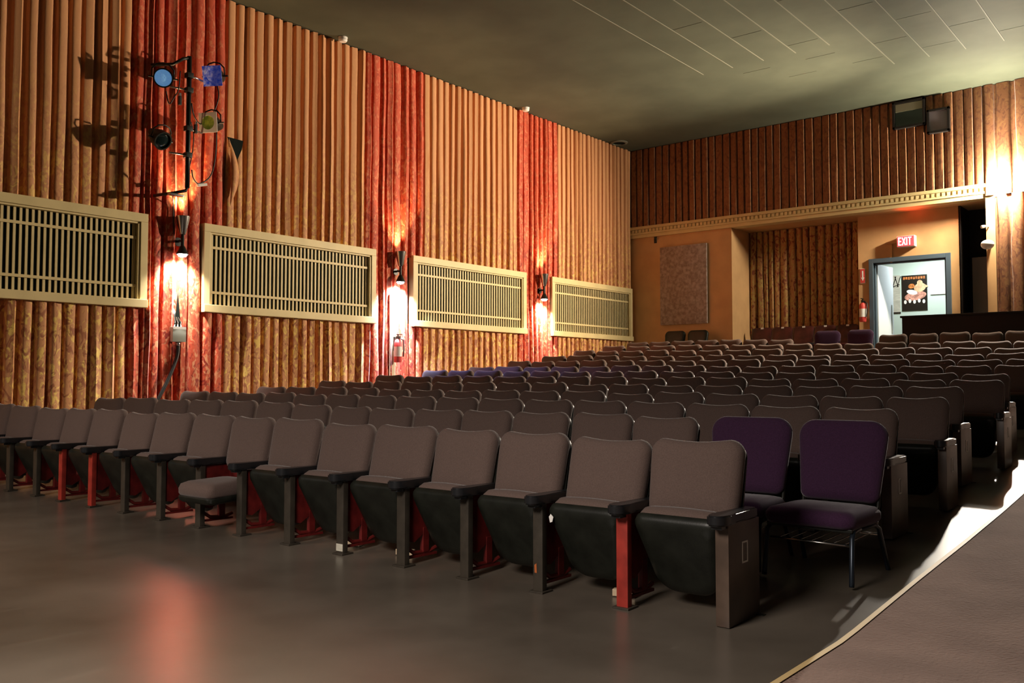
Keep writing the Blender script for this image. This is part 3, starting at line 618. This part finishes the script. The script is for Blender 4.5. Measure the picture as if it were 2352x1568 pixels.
def end_panel(parent, x):
    e = autosmooth(link('end_panel', BX(-0.033, 0.033, -0.345, -0.005, 0.002, 0.462, 0.004), M['panel'], parent)); e.location = (x, 0, 0)
    bm = bmesh.new()
    for a in ((-0.205, -0.195, 0.27, 0.37), (-0.150, -0.140, 0.27, 0.37), (-0.205, -0.140, 0.27, 0.278), (-0.205, -0.140, 0.362, 0.37)): box(bm, 0.033, 0.035, *a)
    link('slot_outline', bm, M['white'], e)
    link('foot_plate', BX(-0.036, 0.075, -0.06, -0.03, -0.002, 0.01, 0.003), M['black'], e)
    return e
WPITCH = 0.535
def proto(kind, detail):
    # kinds: plain / red / lowered / end ; origin under the backrest top, centre of the seat
    t = empty('theatre_seat')
    build_back(t, M['seat']); build_seat(t, kind != 'lowered')
    if detail or kind == 'lowered': link('lower_panel', BX(-0.22, 0.22, -0.115, -0.10, 0.22, 0.43), M['darkred'], t)
    hx = WPITCH/2
    if kind == 'end': end_panel(t, hx)
    else: standard(t, hx, M['red'] if kind == 'red' else None, 'darkred', detail)
    armrest(t, hx); register(t)
    return t
PROT = {(k, d): None for k in ('plain', 'red', 'lowered', 'end') for d in (0, 1)}
def get(kind, detail):
    # first use builds the seat, later uses copy it
    if PROT[kind, detail] is None: PROT[kind, detail] = proto(kind, detail); return PROT[kind, detail]
    return copy_tree(PROT[kind, detail])
XS = {1: [-10.52,-10.03,-9.41,-8.83,-8.3,-7.73,-7.2,-6.64,-6.08,-5.56,-5.01,-4.49,-3.92,-3.41,-2.91,-2.39,-1.86],
 2: [-10.45,-9.77,-9.09,-8.46,-7.87,-7.31,-6.76,-6.23,-5.72,-5.2,-4.68,-4.18,-3.66,-3.16,-2.67],
 3: [-10.43,-9.8,-9.23,-8.69,-8.15,-7.62,-7.09,-6.54,-6.0,-5.46,-4.93,-4.4,-3.88,-3.35,-2.82,-2.29,-1.77],
 4: [-10.37,-9.74,-9.13,-8.54,-7.97,-7.44,-6.92,-6.37,-5.84,-5.32,-4.78,-4.26,-3.74,-3.22,-2.71,-2.19,-1.71],
 5: [-10.42,-9.84,-9.26,-8.72,-8.15,-7.61,-7.07,-6.53,-6.0,-5.46,-4.95,-4.41,-3.87,-3.35,-2.84,-2.34,-1.84],
 6: [-10.39,-9.78,-9.18,-8.6,-8.04,-7.46,-6.96,-6.42,-5.87,-5.33,-4.83,-4.31,-3.8,-3.29,-2.77,-2.24,-1.73],
 7: [-10.45,-9.87,-9.33,-8.75,-8.23,-7.68,-7.14,-6.6,-6.06,-5.53,-4.97,-4.46,-3.93,-3.42,-2.89,-2.37,-1.87],
 8: [-10.42,-9.82,-9.21,-8.65,-8.1,-7.51,-6.96,-6.43,-5.9,-5.37,-4.85,-4.33,-3.83,-3.32,-2.78,-2.25,-1.76],
 9: [-10.43,-9.88,-9.36,-8.83,-8.28,-7.73,-7.16,-6.63,-6.1,-5.56,-5.04,-4.52,-3.97,-3.45,-2.89,-2.33,-1.81],
 10: [-10.46,-9.87,-9.27,-8.71,-8.14,-7.58,-7.03,-6.49,-5.96,-5.42,-4.9,-4.35,-3.83,-3.31,-2.76,-2.22],
 11: [-10.48,-9.94,-9.41,-8.86,-8.31,-7.74,-7.22,-6.68,-6.11,-5.57,-5.02,-4.5,-3.95,-3.41,-2.87,-2.34],
 12: [-10.5,-9.91,-9.35,-8.76,-8.17,-7.61,-7.08,-6.53,-5.99,-5.46,-4.92,-4.38,-3.84,-3.32,-2.8,-2.29],
 13: [-10.56,-10.0,-9.46,-8.9,-8.35,-7.83,-7.29,-6.76, None, -5.17,-4.65,-4.14,-3.62,-3.11,-2.6]}
ORD = ['first','second','third','fourth','fifth','sixth','seventh','eighth','ninth','tenth','eleventh','twelfth','thirteenth','fourteenth','fifteenth','sixteenth']
RN = ['front'] + ORD[1:12] + ['last']
rng = random.Random(5)
for r in range(1, 14):
    y = ROWS[r-1][0]; xs = XS[r]; segs = []
    for k in range(len(xs)-1):
        if xs[k] is None or xs[k+1] is None: continue
        segs.append((xs[k], xs[k+1]))
    n = len(segs); leftn = 0
    for k, (a, b) in enumerate(segs):
        right = n-1-k; kind = 'plain'
        if right == 0 and r in (1, 3, 4, 5, 6, 7, 8, 9): kind = 'end'
        if r == 1 and right in (1, 11, 12): kind = 'red'
        if r == 1 and right == 7: kind = 'lowered'
        t = get(kind, 1 if r <= 4 else 0)
        x = (a+b)/2; z = row_z(r-1, x)
        if r == 13 and a > -6: z = 1.965 - HB
        t.location = (x, y, z); t.rotation_euler = (0, 0, rng.uniform(-0.02, 0.02)); t.scale = ((b-a)/WPITCH, 1, 1)
        bk = [c for c in t.children if c.name.startswith('backrest')][0]
        bk.rotation_euler = (rng.uniform(-0.035, 0.03), rng.uniform(-0.012, 0.012), 0)
        bk.location = (0, -0.085, 0.415+rng.uniform(-0.012, 0.010))
        if r == 1:
            extra = {'end': 'with a slotted end panel, at the aisle end of the front row', 'lowered': 'with its seat folded down, in the front row',
                     'red': f'with a red post, {ORD[right]} from the aisle in the front row'}.get(kind, f'with seat folded up, {ORD[right]} from the aisle in the front row')
            lab = 'brown theatre seat ' + extra
        elif r == 2: lab = f'brown theatre seat in the second row, {ORD[right]} to the left of the purple chairs'
        elif r <= 7: lab = f'brown theatre seat in the {RN[r-1]} row from the front, {ORD[right]} from the aisle end'
        elif r < 13: lab = f'dark theatre seat in the {RN[r-1]} row from the front, {ORD[k]} from the curtained wall'
        elif k < 7: lab = f'dark theatre seat in the last row, {ORD[k]} from the curtained wall'
        else: lab = f'dark theatre seat against the black partition, {ORD[k-7]} from the lobby doorway'
        tag(t, lab, 'theatre seat', f'seats of the {RN[r-1]} row')
        if k == 0 or (r == 13 and k == 7):
            s = standard(t, -WPITCH/2); armrest(t, -WPITCH/2)
# chips, tape and stickers on single front-row posts stay with those seats
def front_seat(i): return [o for o in COL.objects if o.parent is None and o.get('group') == 'seats of the front row'][-1-i]
fs = front_seat(5); link('torn_sticker', BX(WPITCH/2-0.032, WPITCH/2+0.030, -0.347, -0.345, 0.02, 0.065), M['posterpaper'], fs)
fs = front_seat(2); link('paint_chip', extrude_poly([(WPITCH/2-0.02, 0.10), (WPITCH/2-0.005, 0.10), (WPITCH/2-0.008, 0.15), (WPITCH/2-0.022, 0.14)], -0.347, -0.345, 'xz'), M['rust'], fs)
fs = front_seat(1); link('white_scuff', extrude_poly([(-0.20, 0.37), (-0.185, 0.375), (-0.178, 0.40), (-0.195, 0.415), (-0.207, 0.40)], -0.318, -0.316, 'xz'), M['white'], fs)

for (bx, by, lab) in ((-2.50, 4.02, 'small pale wood block on the floor by the red front-row post'), (-4.13, 4.05, 'small wood block under the front row, left of the middle seats'), (-4.62, 4.05, 'small wood block under the front row beside the torn sticker')):
    o = tag(link('wood_block', BX(-0.06, 0.06, -0.02, 0.02, 0, 0.035, 0.004), M['wood'], loc=(bx, by, floor_z(bx, by)+0.004)), lab, 'block'); o.rotation_euler = (0.02, 0, 0.25)
# ------------------------------------------------------------------ banquet chairs
def banquet_chair(fab, lab, loc, rz, group, cat='chair', tall=1.0):
    t = empty('banquet_chair', loc, rz); t.scale = (1, 1, tall); tag(t, lab, cat, group)
    b = loft(rounded_outline(0.51, 0.46, 0.095, 0.05, 7, 0.0, 0.030), [(0.02, 0.012), (0.0, 0.0), (0.0, -0.025), (0.012, -0.045), (0.05, -0.058), (0.10, -0.062)])
    bo = autosmooth(link('backrest', xform(b, Matrix.Rotation(R(-11), 4, 'X')), fab, t), 60); bo.location = (0, 0.0, 0.375)
    s = loft(rounded_outline(0.50, 0.46, 0.07, 0.06, 6), [(0.015, 0.0), (0.0, 0.02), (0.0, 0.055), (0.018, 0.08), (0.06, 0.09)])
    mp = Matrix(((1, 0, 0, 0), (0, 0, 1, -0.46), (0, 1, 0, 0), (0, 0, 0, 1)))
    autosmooth(link('seat', xform(s, mp), fab, t), 60).location = (0, 0.0, 0.285)
    for sx in (-1, 1):
        link('leg', TB([(sx*0.225, -0.30, 0.275), (sx*0.23, -0.40, 0.268), (sx*0.235, -0.43, 0.24), (sx*0.24, -0.455, 0.02), (sx*0.24, -0.458, 0.0)], 0.0135, 10), M['legsteel'], t, smooth=True)
        link('leg', TB([(sx*0.225, -0.30, 0.275), (sx*0.225, -0.10, 0.275), (sx*0.23, -0.04, 0.25), (sx*0.24, 0.06, 0.02), (sx*0.24, 0.065, 0.0)], 0.0135, 10), M['legsteel'], t, smooth=True)
        link('back_post', TB([(sx*0.21, -0.06, 0.29), (sx*0.215, 0.0, 0.36), (sx*0.215, 0.06, 0.68)], 0.011, 8), M['black'], t, smooth=True)
    bm = TB([(-0.225, -0.41, 0.20), (0.225, -0.41, 0.20)], 0.007, 8); tube(bm, [(-0.22, -0.03, 0.215), (0.22, -0.03, 0.215)], 0.007, 8)
    for k in range(7): tube(bm, [(-0.18+0.06*k, -0.41, 0.202), (-0.18+0.06*k, -0.03, 0.217)], 0.0035, 6)
    link('book_rack', bm, M['chrome'], t, smooth=True)
    link('seat_frame', BX(-0.235, 0.235, -0.43, -0.05, 0.268, 0.287, 0.004), M['black'], t)
    return t
cx = -1.80; banquet_chair(M['purple'], 'purple banquet chair at the aisle end of the second row', (cx, 5.20, floor_z(cx, 5.0)), R(-3), 'purple banquet chairs')
cx = -2.36; banquet_chair(M['purple'], 'purple banquet chair in the second row, just left of the aisle one', (cx, 5.22, floor_z(cx, 5.0)), R(2), 'purple banquet chairs')
zb = 1.20
banquet_chair(M['purple'], 'dark purple chair behind the last row, left of the two by the doorway', (-6.42, 17.95, zb), R(4), 'rear banquet chairs', tall=1.13)
banquet_chair(M['purple'], 'dark purple chair behind the last row, nearest the lobby doorway', (-5.78, 17.95, zb), R(-3), 'rear banquet chairs', tall=1.13)
banquet_chair(M['black'], 'black chair against the tan pier, left of its pair', (-10.05, 18.35, zb+0.17), R(2), 'black chairs by the pier', tall=1.1)
banquet_chair(M['black'], 'black chair against the tan pier, right of its pair', (-9.48, 18.35, zb+0.17), R(-2), 'black chairs by the pier', tall=1.1)
# ------------------------------------------------------------------ old folding seats in the alcove
for k in range(5):
    t = empty('folding_seat', (-8.35+0.475*k, 19.3, 1.42)); tag(t, f'old dark red folding seat in the rear alcove, {ORD[k]} from the left', 'theatre seat', 'old seats in the alcove')
    b = autosmooth(link('backrest', xform(loft(rounded_outline(0.44, 0.50, 0.06, 0.03), [(0.01, 0.01), (0, 0), (0, -0.02), (0.02, -0.03)]), Matrix.Rotation(R(-10), 4, 'X')), M['oldred'], t)); b.location = (0, -0.06, 0.42)
    link('number_tag', BX(-0.03, 0.03, -0.005, 0.005, 0.46, 0.495), M['white'], b).location = (0, 0.05, 0.0)
    s = autosmooth(link('seat', xform(loft(rounded_outline(0.42, 0.38, 0.05, 0.05), [(0.01, 0.02), (0, 0), (0, -0.05), (0.02, -0.06)]), Matrix.Rotation(R(20), 4, 'X')), M['oldred'], t)); s.location = (0, -0.10, 0.16)
    for sx in ((-1, 1) if k == 0 else (1,)):
        link('standard', BX(sx*0.237-0.014, sx*0.237+0.014, -0.30, -0.02, 0, 0.85, 0.006) if False else extrude_poly([(-0.30, 0), (-0.30, 0.5), (-0.06, 0.56), (0.02, 0.90), (0.05, 0.90), (0.0, 0.5), (-0.05, 0)], sx*0.237-0.014, sx*0.237+0.014), M['panel'], t)
        link('armrest', BX(sx*0.237-0.03, sx*0.237+0.03, -0.36, -0.04, 0.5, 0.54, 0.01), M['plastic'], t)
# black partition behind the last row
t = empty('partition', (-2.7, 17.95, 1.1)); tag(t, 'black half-height partition behind the last row on the right', 'partition')
link('panel', BX(-2.27, 2.0, -0.05, 0.05, 0, 1.225), M['blackwall'], t); link('cap_rail', BX(-2.30, 2.0, -0.075, 0.075, 1.225, 1.262, 0.006), M['blackwall'], t)
